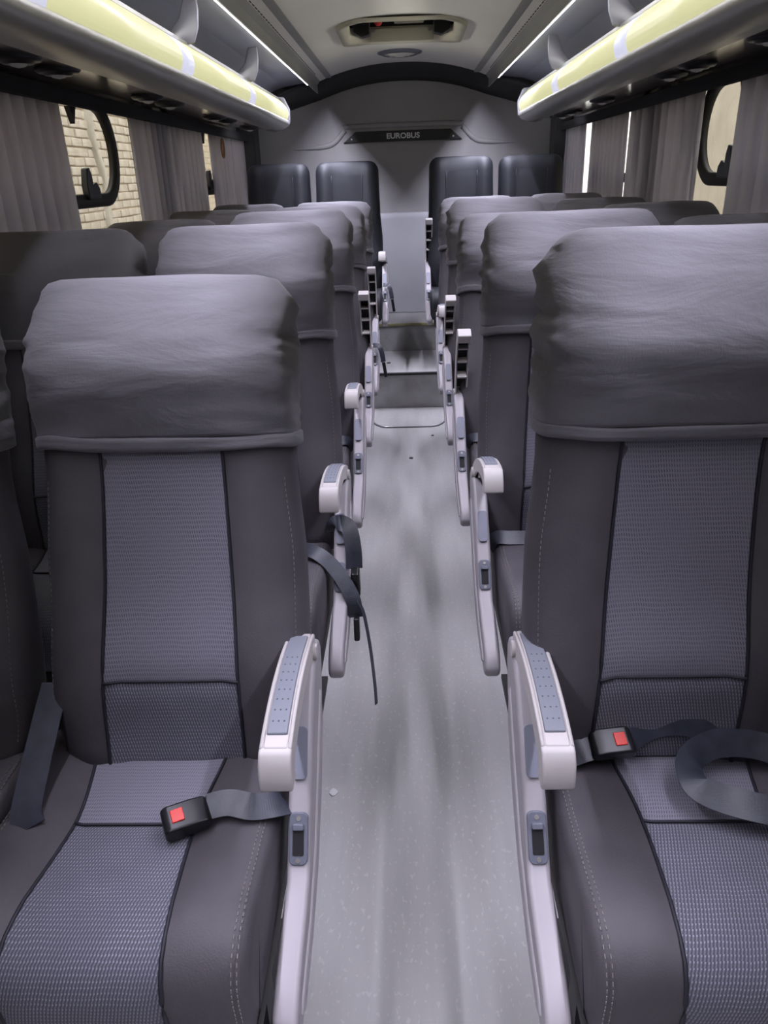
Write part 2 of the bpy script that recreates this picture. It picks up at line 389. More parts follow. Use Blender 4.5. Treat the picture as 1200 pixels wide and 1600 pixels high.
# ceiling: arched central panel with a roof hatch opening
HX, HY0, HY1 = .285, 4.25, 4.86
def ceil_z(x): return 2.085 - .095*(abs(x)/.56)**2.2
xs = sorted(set([i*.56/10 for i in range(-10, 11)] + [-HX, HX])); ysl = [Y0, 0, 2, 3.4, HY0, HY1, 5.3, 5.9]
V = [(x, y, ceil_z(x)) for y in ysl for x in xs]; nx = len(xs); Fc = []
V += [(x, y, ceil_z(x)+.03) for y in ysl for x in xs]; off = nx*len(ysl)
keep = lambda i, j: not (HY0-1e-6 <= ysl[j] < HY1-1e-6 and -HX-1e-6 <= xs[i] < HX-1e-6)
for j in range(len(ysl)-1):
    for i in range(nx-1):
        if keep(i, j):
            q = (j*nx+i, j*nx+i+1, (j+1)*nx+i+1, (j+1)*nx+i); Fc.append(q); Fc.append(tuple(k+off for k in q[::-1]))
ce = struct(mesh_obj('ceiling', V, Fc, 'ceiling'), 'white arched central ceiling panel', 'ceiling')
# roof skin over everything
rs = struct(box('ceiling_roof', -1.24, 1.24, Y0, Y1+.15, 2.36, 2.42, 'bus_skin'), 'outer roof skin of the bus', 'roof')
for s in (-1, 1): struct(box('wall_cove_'+('left' if s < 0 else 'right'), *sorted((s*1.17, s*1.24)), Y0, Y1+.15, 2.201, 2.359, 'bus_skin'), 'upper bus side behind the luggage rack', 'wall')
# dark arched fascia at the rear end of the ceiling
V = []; Fc = []; n = 28
for k in range(n+1):
    x = -1.165 + 2.33*k/n
    zt = ceil_z(x) if abs(x) < .56 else 1.99 - .27*(abs(x)-.56)
    V += [(x, 5.88, zt+.02), (x, 5.90, zt-.012), (x, 6.02, zt-.055), (x, 6.149, zt-.085), (x, 6.149, zt+.04)]
for k in range(n):
    for j in range(4): Fc.append((k*5+j, k*5+j+1, (k+1)*5+j+1, (k+1)*5+j))
    Fc.append((k*5+4, k*5, (k+1)*5, (k+1)*5+4))
struct(mesh_obj('trim_3', V, Fc, 'dark_trim'), 'dark arched fascia where ceiling meets the rear wall', 'trim')
# roof hatch
ht = empty('roof_hatch', (0, (HY0+HY1)/2, 2.06)); tag(ht, 'open roof hatch recess with beige inner plate and black brackets', 'roof hatch')
ho = ht.location
def hl(v): return (v[0]-ho[0], v[1]-ho[1], v[2]-ho[2])
bm = bmesh.new()
po = [(x, y) for x, y in rrect(-HX-.035, HX+.035, HY0-.035, HY1+.035, .12)]; pi_ = [(x, y) for x, y in rrect(-HX+.01, HX-.01, HY0+.01, HY1-.01, .09)]
def hz(x): return ceil_z(x)-.004
rings = [[bm.verts.new(hl((x, y, hz(x)+.003))) for x, y in po], [bm.verts.new(hl((x*.985, y, hz(x)-.014))) for x, y in po],
         [bm.verts.new(hl((x, y, hz(x)-.010))) for x, y in pi_], [bm.verts.new(hl((x, y, hz(x)+.06))) for x, y in pi_]]
for a, b in zip(rings, rings[1:]):
    for k in range(len(a)): bm.faces.new((a[k], a[(k+1) % len(a)], b[(k+1) % len(a)], b[k]))
bm_obj('hatch_frame', bm, 'hatch_beige', ht, True)
bm = bmesh.new()   # dark well, open below
zz = 2.30
for (x0, x1, y0, y1, z0, z1) in ((-HX-.02, -HX, HY0, HY1, 2.09, zz), (HX, HX+.02, HY0, HY1, 2.09, zz), (-HX-.02, HX+.02, HY0-.02, HY0, 2.09, zz), (-HX-.02, HX+.02, HY1, HY1+.02, 2.09, zz), (-HX-.02, HX+.02, HY0-.02, HY1+.02, zz, zz+.02)):
    add_box(bm, hl(((x0+x1)/2, (y0+y1)/2, (z0+z1)/2)), (x1-x0, y1-y0, z1-z0))
bm_obj('well', bm, 'black_matte', ht)
bm = bmesh.new(); add_box(bm, hl((0, HY1-.012, 2.092)), (.34, .012, .066)); bevel_mod(bm_obj('back_plate', bm, 'hatch_beige', ht), .004)
for x in (-.15, .15): disc('screw', hl((x, HY1-.02, 2.112)), .009, .008, (0,1,0), 'screw', ht, 10)
for s in (-1, 1):
    bm = bmesh.new(); add_prism(bm, [(s*.17, 2.20), (s*.17, 2.085), (s*.215, 2.075), (s*.26, 2.10), (s*.265, 2.20)], lambda x, z: hl((x, HY1-.10, z)), lambda x, z: hl((x, HY1-.03, z)))
    bevel_mod(bm_obj('hinge_bracket', bm, 'black_plastic', ht), .006)
bm = bmesh.new(); bmesh.ops.create_uvsphere(bm, u_segments=14, v_segments=8, radius=.022, matrix=Matrix.Translation(hl((-.125, HY1-.045, 2.152))))
bm_obj('release_knob', bm, 'red_plastic', ht, True)
bm = bmesh.new(); add_box(bm, hl((.04, HY1-.03, 2.150)), (.16, .02, .018)); bevel_mod(bm_obj('handle_bar', bm, 'hatch_beige', ht), .006)
# round ceiling lamp
rl = empty('ceiling_lamp', (-.015, 5.42, ceil_z(0)-.001)); tag(rl, 'round flush ceiling lamp with ribbed lens behind the roof hatch', 'ceiling lamp')
def lathe(name, prof, mat, parent, n=28, c=(0,0,0)):
    V = []; Fc = []
    for k in range(n):
        a = 2*math.pi*k/n
        for r_, z_ in prof: V.append((c[0]+r_*math.cos(a), c[1]+r_*math.sin(a), c[2]+z_))
    m_ = len(prof)
    for k in range(n):
        for j in range(m_-1):
            q = ((k*m_+j), (k*m_+j+1), ((k+1) % n)*m_+j+1, ((k+1) % n)*m_+j); Fc.append(q)
    return mesh_obj(name, V, Fc, mat, parent)
lathe('bezel_ring', [(.095, -.002), (.105, -.018), (.135, -.008), (.140, 0)], 'bezel', rl)
lathe('lens', [(.0005, -.030), (.03, -.030), (.034, -.024), (.06, -.026), (.064, -.020), (.096, -.014), (.098, -.002)], 'lens_clear', rl)

# side ceiling (inside of the racks), vented fascia strips, LED strips
for s in (-1, 1):
    sd = 'brick' if s < 0 else 'plaster'
    pts = [(s*.615, 1.985), (s*.80, 1.965), (s*1.02, 1.90), (s*1.168, 1.78), (s*1.168, 1.81), (s*1.03, 1.93), (s*.80, 1.995), (s*.615, 2.015)]
    struct(prism_xz('ceiling_cove_'+('left' if s < 0 else 'right'), pts, Y0, 5.90, 'ceiling_side', None, smooth=False), f'bluish grey coved ceiling above the {sd} wall side rack', 'ceiling')
    fz = lambda x: 1.99 - .25*(abs(x)-.50)
    vp = struct(prism_xz('trim_'+('4' if s < 0 else '5'), [(s*.545, 2.004), (s*.475, 2.008), (s*.480, 2.018), (s*.56, 2.030), (s*.63, 2.010), (s*.625, 1.972), (s*.592, 1.972), (s*.578, 1.917), (s*.572, 1.917), (s*.575, 1.968)], Y0, 5.88, 'fascia'), f'vented grey fascia strip along the ceiling edge, {sd} wall side', 'trim')
    bm = bmesh.new()
    for row, (xa, ya, yb) in enumerate(((.530, 1.2, 4.4), (.552, 2.2, 5.5))):
        y = ya
        while y < yb:
            zz = lerp(2.004, 1.968, (xa-.545)/.03) if xa > .545 else lerp(2.004, 2.008, (.545-xa)/.07)
            add_box(bm, (s*xa, y+.022, zz-.001), (.008, .040, .004)); y += .06
    vs_ = bm_obj('vent_slot', bm, 'black_matte', vp); vs_['kind'] = 'stuff'
    ls = empty('led_strip', (s*.606, 1.85, 1.955)); tag(ls, f'long white LED strip along the ceiling edge above the {sd} wall side rack', 'light strip')
    bm = bmesh.new(); add_box(bm, (0, 0, .012), (.034, 7.5, .014)); bm_obj('channel', bm, 'fascia', ls)
    bm = bmesh.new(); add_box(bm, (0, 0, -.006), (.008, 7.44, .022)); bm_obj('led_tube', bm, 'led', ls)
    for yy in (-3.74, 3.75): 
        bm = bmesh.new(); add_box(bm, (0, yy, .002), (.026, .03, .016)); bevel_mod(bm_obj('end_clip', bm, 'white_trim', ls), .003)

# luggage racks
def rack(s):
    sd = 'brick' if s < 0 else 'plaster'
    e = empty('luggage_rack', (s*.80, 2.6, 1.69)); tag(e, f'overhead luggage rack with glowing yellow lens and silver lip on the {sd} wall side', 'luggage rack')
    o = e.location
    RY0, RY1 = -1.6, 5.20
    def pz(pts): return [(s*x-o[0], z-o[2]) for x, z in pts]
    # silver lip: half round nose
    nose = [(.705, 1.716)]
    for k in range(0, 11):
        a = R(150+150*k/10); nose.append((.765+.072*math.cos(a), 1.716+.038*math.sin(a)-.010))
    nose += [(.83, 1.674), (.83, 1.72), (.76, 1.73)]
    lip = prism_xz('silver_lip', pz(nose), RY0-o[1], RY1-o[1], 'silver', e, smooth=False); bevel_mod(lip, .002, 1, 60)
    # dark glossy underside tray
    prism_xz('tray', pz([(.815, 1.674), (1.169, 1.706), (1.169, 1.720), (.815, 1.690)]), RY0-o[1], RY1-o[1], 'tray', e)
    # lens: curved panel above the lip, in segments
    lens = []
    for k in range(9):
        t = k/8; lens.append((.700+.040*t*t - .018*math.sin(math.pi*t), 1.722+.108*t))
    lens2 = lens + [(x+.012, z) for x, z in lens[::-1]]
    cuts = [(-1.55, .52, 'y'), (.52, .68, 'w'), (.68, 1.62, 'y'), (1.62, 1.77, 'w'), (1.77, 2.77, 'y'), (2.77, 2.92, 'w'), (2.92, 3.93, 'y'), (3.93, 4.08, 'w'), (4.08, 5.185, 'y')]
    for a, b, t in cuts:
        g = prism_xz('lamp_lens' if t == 'y' else 'lens_joint', pz(lens2), a-o[1]+.001, b-o[1]-.001, 'lens_yellow' if t == 'y' else 'lens_white', e, smooth=True)
    # top rail closing the lens
    prism_xz('lens_rail', pz([(.735, 1.828), (.765, 1.828), (.765, 1.838), (.735, 1.838)]), RY0-o[1], RY1-o[1], 'silver', e)
    # unseen fill light added behind the lens rail to brighten the ceiling
    area('added_ceiling_fill', (s*.785, 1.85, 1.846), (0, R(180-64*s), 0), .02, 6.6, 8, (1, .97, .86), 54)
    # rounded end cap
    cap = [(.690, 1.70), (.685, 1.78), (.715, 1.845), (.775, 1.852), (.80, 1.80), (.84, 1.73), (.84, 1.668), (.79, 1.660), (.72, 1.674)]
    bevel_mod(prism_xz('end_cap', pz(cap), RY1-o[1], RY1+.03-o[1], 'bracket', e), .008)
    # brackets up to the ceiling
    for y in (-.45, .72, 1.88, 3.05, 4.22):
        bp = [(.690, 1.978), (.688, 1.93), (.694, 1.88), (.712, 1.836), (.735, 1.832), (.86, 1.832), (.80, 1.86), (.755, 1.91), (.73, 1.978)]
        bevel_mod(prism_xz('bracket', pz(bp), y-.009-o[1], y+.009-o[1], 'bracket', e), .004)
    # reading lamp units on the underside
    ys = [.55, 1.40, 2.05, 2.28, 3.05, 3.33, 4.10, 4.35, 5.0] if s < 0 else [.55, 1.40, 1.95, 2.20, 2.72, 2.98, 3.95, 4.65, 4.90]
    for y in ys:
        x = .90; z = 1.674+.032*(x-.815)/.354-.001
        h = lathe('reading_lamp', [(.0005, -.016), (.034, -.016), (.040, -.010), (.052, -.010), (.058, -.004), (.058, .002)], 'black_plastic', e, 20, (s*x-o[0], y-o[1], z-o[2]))
        lathe('lamp_glass', [(.0005, -.024), (.016, -.021), (.022, -.015)], 'lens_clear', h, 14, (s*x-o[0], y-o[1], z-o[2]))
for s in (-1, 1): rack(s)

# unseen front partition, left without opening to keep daylight off the seats
bm = bmesh.new()
for (x0, x1, z0, z1) in ((-1.24, 1.24, -.06, 2.42),):
    add_box(bm, ((x0+x1)/2, Y0-.04, (z0+z1)/2), (x1-x0, .08, z1-z0))
struct(bm_obj('wall_front', bm, 'side_wall'), 'plain dark partition closing the cabin front against daylight', 'wall')

# ================================================================== curtains
def curtain(s, y0, y1, pleats, mat, label, z0=.86, z1=1.668, amp=.016, flare=0.0, seed=0):
    rnd = random.Random(seed); n = pleats*20; rows = 9; V = []; Fc = []
    ph = [rnd.uniform(-.6, .6) for _ in range(pleats+2)]
    for j in range(rows+1):
        t = j/rows; z = lerp(z1, z0, t)
        for i in range(n+1):
            u = i/n; k = u*pleats; p = lerp(ph[int(k)], ph[int(k)+1], k-int(k))
            y = lerp(y0, y1, u) + .25*(y1-y0)/pleats*(p/3.14)*(1-abs(2*u-1)) - .16*(y1-y0)/pleats*math.sin(12.566*k)*(.7+.3*t)
            x = 1.133 + (.012+amp*.9)*(.8+.2*t)*math.sin(6.283*k) + .002*math.sin(13*k+3*t)
            V.append((s*x, y, z))
    for j in range(rows):
        for i in range(n): Fc.append((j*(n+1)+i, j*(n+1)+i+1, (j+1)*(n+1)+i+1, (j+1)*(n+1)+i))
    o = mesh_obj('curtain', V, Fc, mat)
    so = o.modifiers.new('thick', 'SOLIDIFY'); so.thickness = .0012; so.offset = 0
    tag(o, label, 'curtain', 'curtains along the bus windows'); return o
curtain(-1, .30, 1.75, 14, 'curtain', 'grey pleated curtain over the foremost window, brick wall side', seed=1)
curtain(-1, 2.00, 2.78, 9, 'curtain', 'grey pleated curtain before the pane showing most brick wall, on its forward side', seed=2, amp=.022)
curtain(-1, 3.58, 4.16, 7, 'curtain', 'grey pleated curtain just behind the brick wall view', seed=3, amp=.018)
curtain(-1, 4.20, 4.69, 5, 'curtain', 'darker grey curtain forward of the narrow lit slit, brick wall side', seed=4)
curtain(-1, 5.00, 5.46, 5, 'curtain', 'grey curtain just behind the narrow lit slit, brick wall side', seed=5)
curtain(-1, 5.50, 5.90, 5, 'curtain', 'grey curtain tucked beside the rear seats, brick wall side', seed=6)
curtain(1, .30, 1.75, 14, 'curtain', 'grey pleated curtain over the foremost window, plaster wall side', seed=7)
curtain(1, 2.00, 2.91, 8, 'curtain', 'grey mauve curtain before the plaster wall view, on its forward side', seed=8, amp=.022)
curtain(1, 3.35, 4.26, 9, 'curtain_thin', 'thin grey curtain glowing with daylight behind the plaster wall view', seed=9, amp=.02)
curtain(1, 4.43, 5.12, 8, 'curtain_thin', 'grey pleated curtain between two bright slits, plaster wall side', seed=10)
curtain(1, 5.43, 6.0, 6, 'curtain', 'grey curtain beside the rear seats, plaster wall side', seed=11)
for s in (-1, 1):
    tag(tube('curtain_rail', [(s*1.13, -1.9, 1.676), (s*1.13, 5.92, 1.676)], .006, 'black_plastic', None, 8), 'slim black curtain rail under the pelmet, '+('brick' if s < 0 else 'plaster')+' wall side', 'curtain rail')
a = [(-1.075+.0, 5.02+.035*math.cos(t*.5236), 1.575+.05*math.sin(t*.5236)) for t in range(12)]
tag(tube('curtain_tie', a, .006, 'brass', None, 8, True, up=Vector((1,0,0))), 'small copper coloured tie ring hanging from the curtain rail', 'curtain tie')

# ================================================================== seats
# frame: +Y is the rear of the bus; the seat faces -Y.  origin = floor under the armrest pivot line
SW = .217                                     # half width
BL = .83                                      # backrest length
def back_w(z): return interp(z, [(0, .205), (.12, .222), (.35, .222), (.52, .211), (.70, .207), (.83, .205)])
def back_t(z): return interp(z, [(0, .10), (.2, .125), (.5, .105), (.62, .115), (.74, .12), (.83, .11)])
def top_scale(z, L=BL, r=.095):
    u = max(0, (z-(L-r))/r); return 1-math.sqrt(max(0, 1-u*u))
NEXP = 4.2
def relief(x, z, head):
    ax = abs(x)
    bol = .022*max(0, min(1, (ax-.085)/.055)); bol *= max(0, min(1, (.225-ax)/.06))**.5
    fade = 1 if head else interp(z, [(.48, 1), (.60, .15)])
    lum = .020*math.exp(-((z-.17)/.10)**2)
    hb = .058*math.exp(-((z-.675)/.10)**2)
    return bol*fade + lum + (0 if head else hb)
def back_point(z, an, off=0, head=False, L=BL):
    ts = top_scale(z, L); w_ = back_w(z) - .058*top_scale(z, L, .060) + off; t_ = back_t(z)*(1-.62*ts) + 2*off
    c, d = math.cos(an), math.sin(an)
    x = w_*math.copysign(abs(c)**(2/NEXP), c); y = t_/2*math.copysign(abs(d)**(2/2.6), d)
    if y < 0: y -= relief(x, z, head)*(1-ts)*min(1, -y/(t_*.25))
    return Vector((x, y + back_t(z)/2, z))
def back_front(x, z, off=0, head=False):
    w_ = back_w(z); t_ = back_t(z); q = (1-min(1, abs(x)/w_)**NEXP)
    y = -(t_/2)*q**(1/2.6)*1.0 - relief(x, z, head)*min(1, q*3)
    return Vector((x, y + t_/2 - off, z))
def z_levels(z0, z1, n, L=BL, r=.095):
    A = [lerp(z0, L-r, k/n) for k in range(n)]
    B = [L-r + r*math.sin(math.pi/2*k/7) for k in range(8)]
    return [z for z in A+B if z <= z1+1e-6]
def back_loft(n_ang, zs, off=0, head=False, wr=None, cap_top=True, cap_bot=True):
    V = []; Fc = []
    for z in zs:
        for k in range(n_ang):
            an = 2*math.pi*k/n_ang; p = back_point(z, an, off, head)
            if wr: p = wr(p, an, z)
            V.append(p)
    for j in range(len(zs)-1):
        for k in range(n_ang):
            Fc.append((j*n_ang+k, j*n_ang+(k+1) % n_ang, (j+1)*n_ang+(k+1) % n_ang, (j+1)*n_ang+k))
    b = len(V); m_ = len(zs)-1
    if cap_top: Fc.append(tuple(m_*n_ang+k for k in range(n_ang)))
    if cap_bot: Fc.append(tuple(range(n_ang)))
    return V, Fc
def patch(fn, u0, u1, v0, v1, nu, nv, off, edge=.006):
    """thin padded panel lying on surface fn(u, v, off); its border dips into the surface"""
    V = []; Fc = []; UV = []
    for j in range(nv+1):
        for i in range(nu+1):
            u = lerp(u0(v0), u1(v0), i/nu) if callable(u0) else lerp(u0, u1, i/nu)
            v = lerp(v0, v1, j/nv)
            if callable(u0): u = lerp(u0(v), u1(v), i/nu)
            d = min(i, nu-i, j, nv-j); o_ = off if d > 0 else off*.2
            if d == 1: o_ = off*.9
            V.append(fn(u, v, o_)); UV.append((u, v))
    for j in range(nv):
        for i in range(nu): Fc.append((j*(nu+1)+i, j*(nu+1)+i+1, (j+1)*(nu+1)+i+1, (j+1)*(nu+1)+i))
    return V, Fc, UV
def wrinkle(seed, amt=1.0):
    def f(p, an, z):
        c = math.cos(an); front = max(0, -math.sin(an))
        q = Vector((p.x*6+seed*3.1, p.y*9, z*16+seed))
        n1 = noise.noise(q)*.0065 + noise.noise(Vector((p.x*11+seed, p.y*8+z*6, z*30)))*.0034
        side = max(0, abs(c)-.72)/.28
        gather = side*(.007*noise.noise(Vector((seed+4, c*3, z*34))) + .006*noise.noise(Vector((seed*2+p.y*14, c*2, z*70))))*(.25+min(1, max(0, (z-.56)/.14)))
        dirv = Vector((c, math.sin(an), .25*max(0, (z-.72)/.1))).normalized()
        return p + dirv*(n1+gather)*amt
    return f
cush_prof = [(.045, .40), (.045, .475), (.03, .493), (-.02, .497), (-.12, .494), (-.22, .495), (-.30, .503), (-.375, .510), (-.418, .506), (-.447, .494), (-.464, .472), (-.471, .445), (-.467, .40), (-.456, .362), (-.44, .350), (-.2, .350), (0, .352), (.03, .365)]
def prof_normals(P):
    n = len(P); out = []
    for i in range(n):
        a = P[i-1]; b = P[(i+1) % n]; t = Vector((b[0]-a[0], b[1]-a[1])); t.normalize()
        out.append(Vector((t.y, -t.x)))
    return out
cush_n = prof_normals(cush_prof)
if cush_n[4].y < 0: cush_n = [-v for v in cush_n]
CI0, CI1 = 3, 13                               # indices of the top and front run
arc = [0]
for i in range(CI0, CI1): arc.append(arc[-1] + (Vector(cush_prof[i+1])-Vector(cush_prof[i])).length)
def cush_relief(x):
    ax = abs(x); return .016*max(0, min(1, (ax-.085)/.05))
def cush_fn(x, s_, off):
    for k in range(len(arc)-1):
        if s_ <= arc[k+1] or k == len(arc)-2:
            t = (s_-arc[k])/(arc[k+1]-arc[k]); break
    a = Vector(cush_prof[CI0+k]); b = Vector(cush_prof[CI0+k+1]); n = cush_n[CI0+k].lerp(cush_n[CI0+k+1], t)
    p = a.lerp(b, t) + n*(off + cush_relief(x)*max(0, n.y))
    return Vector((x, p.x, p.y))
def cushion_mesh():
    xs_ = []; e = []
    r_ = .030
    for k in range(6): u = 1-k/6; xs_.append(-SW + r_*(1-u) if False else -SW + r_*(1-math.sqrt(1-(1-k/6-0)**2)) if False else -SW + r_*k/6)
    xs_ += [-SW+r_, -.165, -.14, -.115, -.09, -.05, 0]
    xs_ = xs_ + [-x for x in xs_[:-1][::-1]]
    V = []; Fc = []; n = len(cush_prof)
    for x in xs_:
        d = SW-abs(x); ins = r_-math.sqrt(max(0, r_*r_-(r_-min(d, r_))**2))
        for i, (y, z) in enumerate(cush_prof):
            nn = cush_n[i]; up = max(0, nn.y)
            V.append((x, y-nn.x*ins, z-nn.y*ins + cush_relief(x)*up))
    for j in range(len(xs_)-1):
        for i in range(n): Fc.append((j*n+i, j*n+(i+1) % n, (j+1)*n+(i+1) % n, (j+1)*n+i))
    Fc.append(tuple(range(n))); Fc.append(tuple((len(xs_)-1)*n+i for i in range(n)))
    return V, Fc
def data_of(o): return o.data

CREASE = Vector((0, -.085, .478))
def make_back(parent, recline, kind, seed, y_off=0):
    """backrest part with its sub-parts; local frame turned about the crease"""
    mv = 'vinyl' if kind == 'cover' else 'rear_vinyl'
    key = ('back', kind)
    V, Fc = back_loft(48, z_levels(0, BL, 16), 0, kind != 'cover')
    b = mesh_obj('backrest', V, Fc, mv, parent); b.location = CREASE + Vector((0, y_off, 0)); b.rotation_euler = (-recline, 0, 0)
    hd = kind != 'cover'
    wi_ = 'weave' if kind == 'cover' else 'rear_insert'; wl = 'weave_fine' if kind == 'cover' else 'rear_insert'
    ztop = .57 if kind == 'cover' else .74
    fn = lambda x, z, o: back_front(x, z, o, hd)
    g = (lambda z: -.107-.008*math.cos(z*5)) if kind == 'cover' else (lambda z: -.085-.02*z)
    V, Fc, UV = patch(fn, g, lambda z: -g(z), .165, ztop, 12, 20, .004)
    mesh_obj('upper_insert', V, Fc, wi_, b, uvs=UV)
    V, Fc, UV = patch(fn, g, lambda z: -g(z), .005, .168, 12, 10, .006)
    mesh_obj('lumbar_insert', V, Fc, wl, b, uvs=UV)
    tube('lumbar_seam', [fn(g(.166)*(1-k/8), .166, .0035) for k in range(17)], .0026, 'piping', b, 6)
    for sx in (-1, 1):
        pth = [fn(-sx*g(z), z, .0015) for z in [.0+ztop*k/18 for k in range(19)]]
        tube('piping', pth, .0030, 'piping', b, 6)
    if kind == 'cover':
        wr = wrinkle(seed)
        V, Fc = back_loft(96, z_levels(.568, BL, 34), .010, False, wr, True, False)
        c = mesh_obj('headrest_cover', V, Fc, 'cover', b)
        so = c.modifiers.new('thick', 'SOLIDIFY'); so.thickness = .002; so.offset = -1
        V, Fc = back_loft(96, [.549, .552, .558, .564, .569, .573], .0100, False, lambda p, an, z: p + Vector((0, 0, .0035*math.sin(an*2+seed) + .002*math.sin(an*5))) + Vector((math.cos(an), math.sin(an), 0))*(.0012 if .55 < z < .571 else -.003), False, False)
        h = mesh_obj('cover_hem', V, Fc, 'cover', b)
        so = h.modifiers.new('thick', 'SOLIDIFY'); so.thickness = .002; so.offset = -1
        # top-stitched seams on the bolsters below the cover
        bmst = bmesh.new()
        for sx in (-1, 1):
            z = .06
            while z < .50:
                p = back_point(z, R(-32) if sx > 0 else R(212), .001); add_box(bmst, p, (.0010, .0012, .0050)); z += .0095
        stc = bm_obj('stitching', bmst, 'thread', b); stc['kind'] = 'stuff'
    return b
def make_cushion(parent, kind):
    V, Fc = cushion_mesh(); mv = 'vinyl' if kind == 'cover' else 'rear_vinyl'
    c = mesh_obj('cushion', V, Fc, mv, parent)
    a1 = arc[-1]
    g = lambda s_: -interp(s_, [(0, .116), (.20, .094), (.45, .106), (.6, .106)])
    w1, w2 = ('weave', 'weave_fine') if kind == 'cover' else ('rear_insert', 'rear_insert')
    V, Fc, UV = patch(cush_fn, g, lambda s_: -g(s_), .02, .205, 12, 10, .006); mesh_obj('seat_insert', V, Fc, w1, c, uvs=UV)
    V, Fc, UV = patch(cush_fn, g, lambda s_: -g(s_), .203, a1-.005, 12, 22, .005); mesh_obj('thigh_insert', V, Fc, w2, c, uvs=UV)
    tube('cross_seam', [cush_fn(g(.204)*(1-k/8), .204, .0045) for k in range(17)], .0024, 'piping', c, 6)
    for sx in (-1, 1):
        tube('piping', [cush_fn(-sx*g(a1*k/24), a1*k/24, .0015) for k in range(25)], .0028, 'piping', c, 6)
    bm = bmesh.new()
    for sx in (-1, 1):
        for xo in (.196, .203):
            s_ = .06
            while s_ < a1-.02:
                p = cush_fn(sx*xo, s_, -.0005 if xo < .2 else -.0022); q = cush_fn(sx*xo, s_+.005, -.0005 if xo < .2 else -.0022)
                d = (q-p); rot = d.to_track_quat('Y', 'Z').to_matrix()
                add_box(bm, (p+q)/2, (.0011, .0050, .0014), rot); s_ += .009
    bm_obj('stitching', bm, 'thread', c)['kind'] = 'stuff'
    return c
# console side profile (y, z)
con_poly = [(.030, .668), (.005, .676), (-.030, .664), (-.075, .636), (-.135, .582), (-.200, .515), (-.240, .462), (-.268, .432), (-.330, .418), (-.400, .400), (-.440, .378), (-.457, .350), (-.450, .328), (-.425, .318), (-.360, .324), (-.270, .340), (-.190, .370), (-.110, .432), (-.040, .500), (.015, .560), (.038, .615), (.042, .650)]
FD = Vector((-.040, -.053)).normalized()      # direction down the console's front face
FN = Vector((FD.y, -FD.x)); FN = FN if FN.x < 0 else -FN
def make_console(parent, s, xin, zoff=0):
    """console on the aisle side. s = side of the bus; xin = |x| of the aisle face in seat-local coordinates"""
    T = .036
    xa, xb = (-xin*s*1, -(xin-T)*s) if False else (xin, xin+s*T)
    c = prism_yz('console', con_poly, xa, xb, 'plastic', parent, .009, 3)
    # raised flank on the aisle face
    fl = [(-.02, .60), (-.10, .52), (-.20, .43), (-.30, .385), (-.40, .366), (-.42, .350), (-.40, .338), (-.30, .352), (-.20, .388), (-.11, .452), (-.03, .535)]
    prism_yz('flank_rib', fl, xa - s*.004, xa + s*.006, 'plastic', c, .004)
    xm = (xa+xb)/2
    # recess panel under the armrest
    def onface(t, d, x): # t along the face from the bezel centre, d out of the face
        p = Vector((-.222, .488)) + FD*(t+.014) + FN*d; return Vector((x, p.x, p.y))
    def plate(name, hw, h0, h1, d0, d1, mat, par, r=.008, cx=0.0, bev=.002):
        P = rrect(-hw, hw, h0, h1, r, 4); bm = bmesh.new()
        add_prism(bm, P, lambda u, t: onface(t, d0, xm+cx+u), lambda u, t: onface(t, d1, xm+cx+u))
        o = bm_obj(name, bm, mat, par)
        if bev: bevel_mod(o, bev)
        return o
    plate('recess_panel', .012, -.165, -.085, -.003, .0015, 'pad', c, .008, 0, .001).data.materials[0] = MATS['ceiling_side']
    bz = plate('lever_bezel', .0145, -.038, .038, -.004, .005, 'bezel', c, .009)
    plate('lever_slot', .0085, -.016, .024, .0045, .0062, 'black_matte', bz, .002, 0, 0)
    plate('lever', .0088, -.022, -.012, .004, .012, 'bezel', bz, .003)
    for t in (-.029, .031):
        p = onface(t, .0055, xm); disc('screw', p, .0036, .002, (0, FN.x, FN.y), 'screw', bz, 10)
    return c
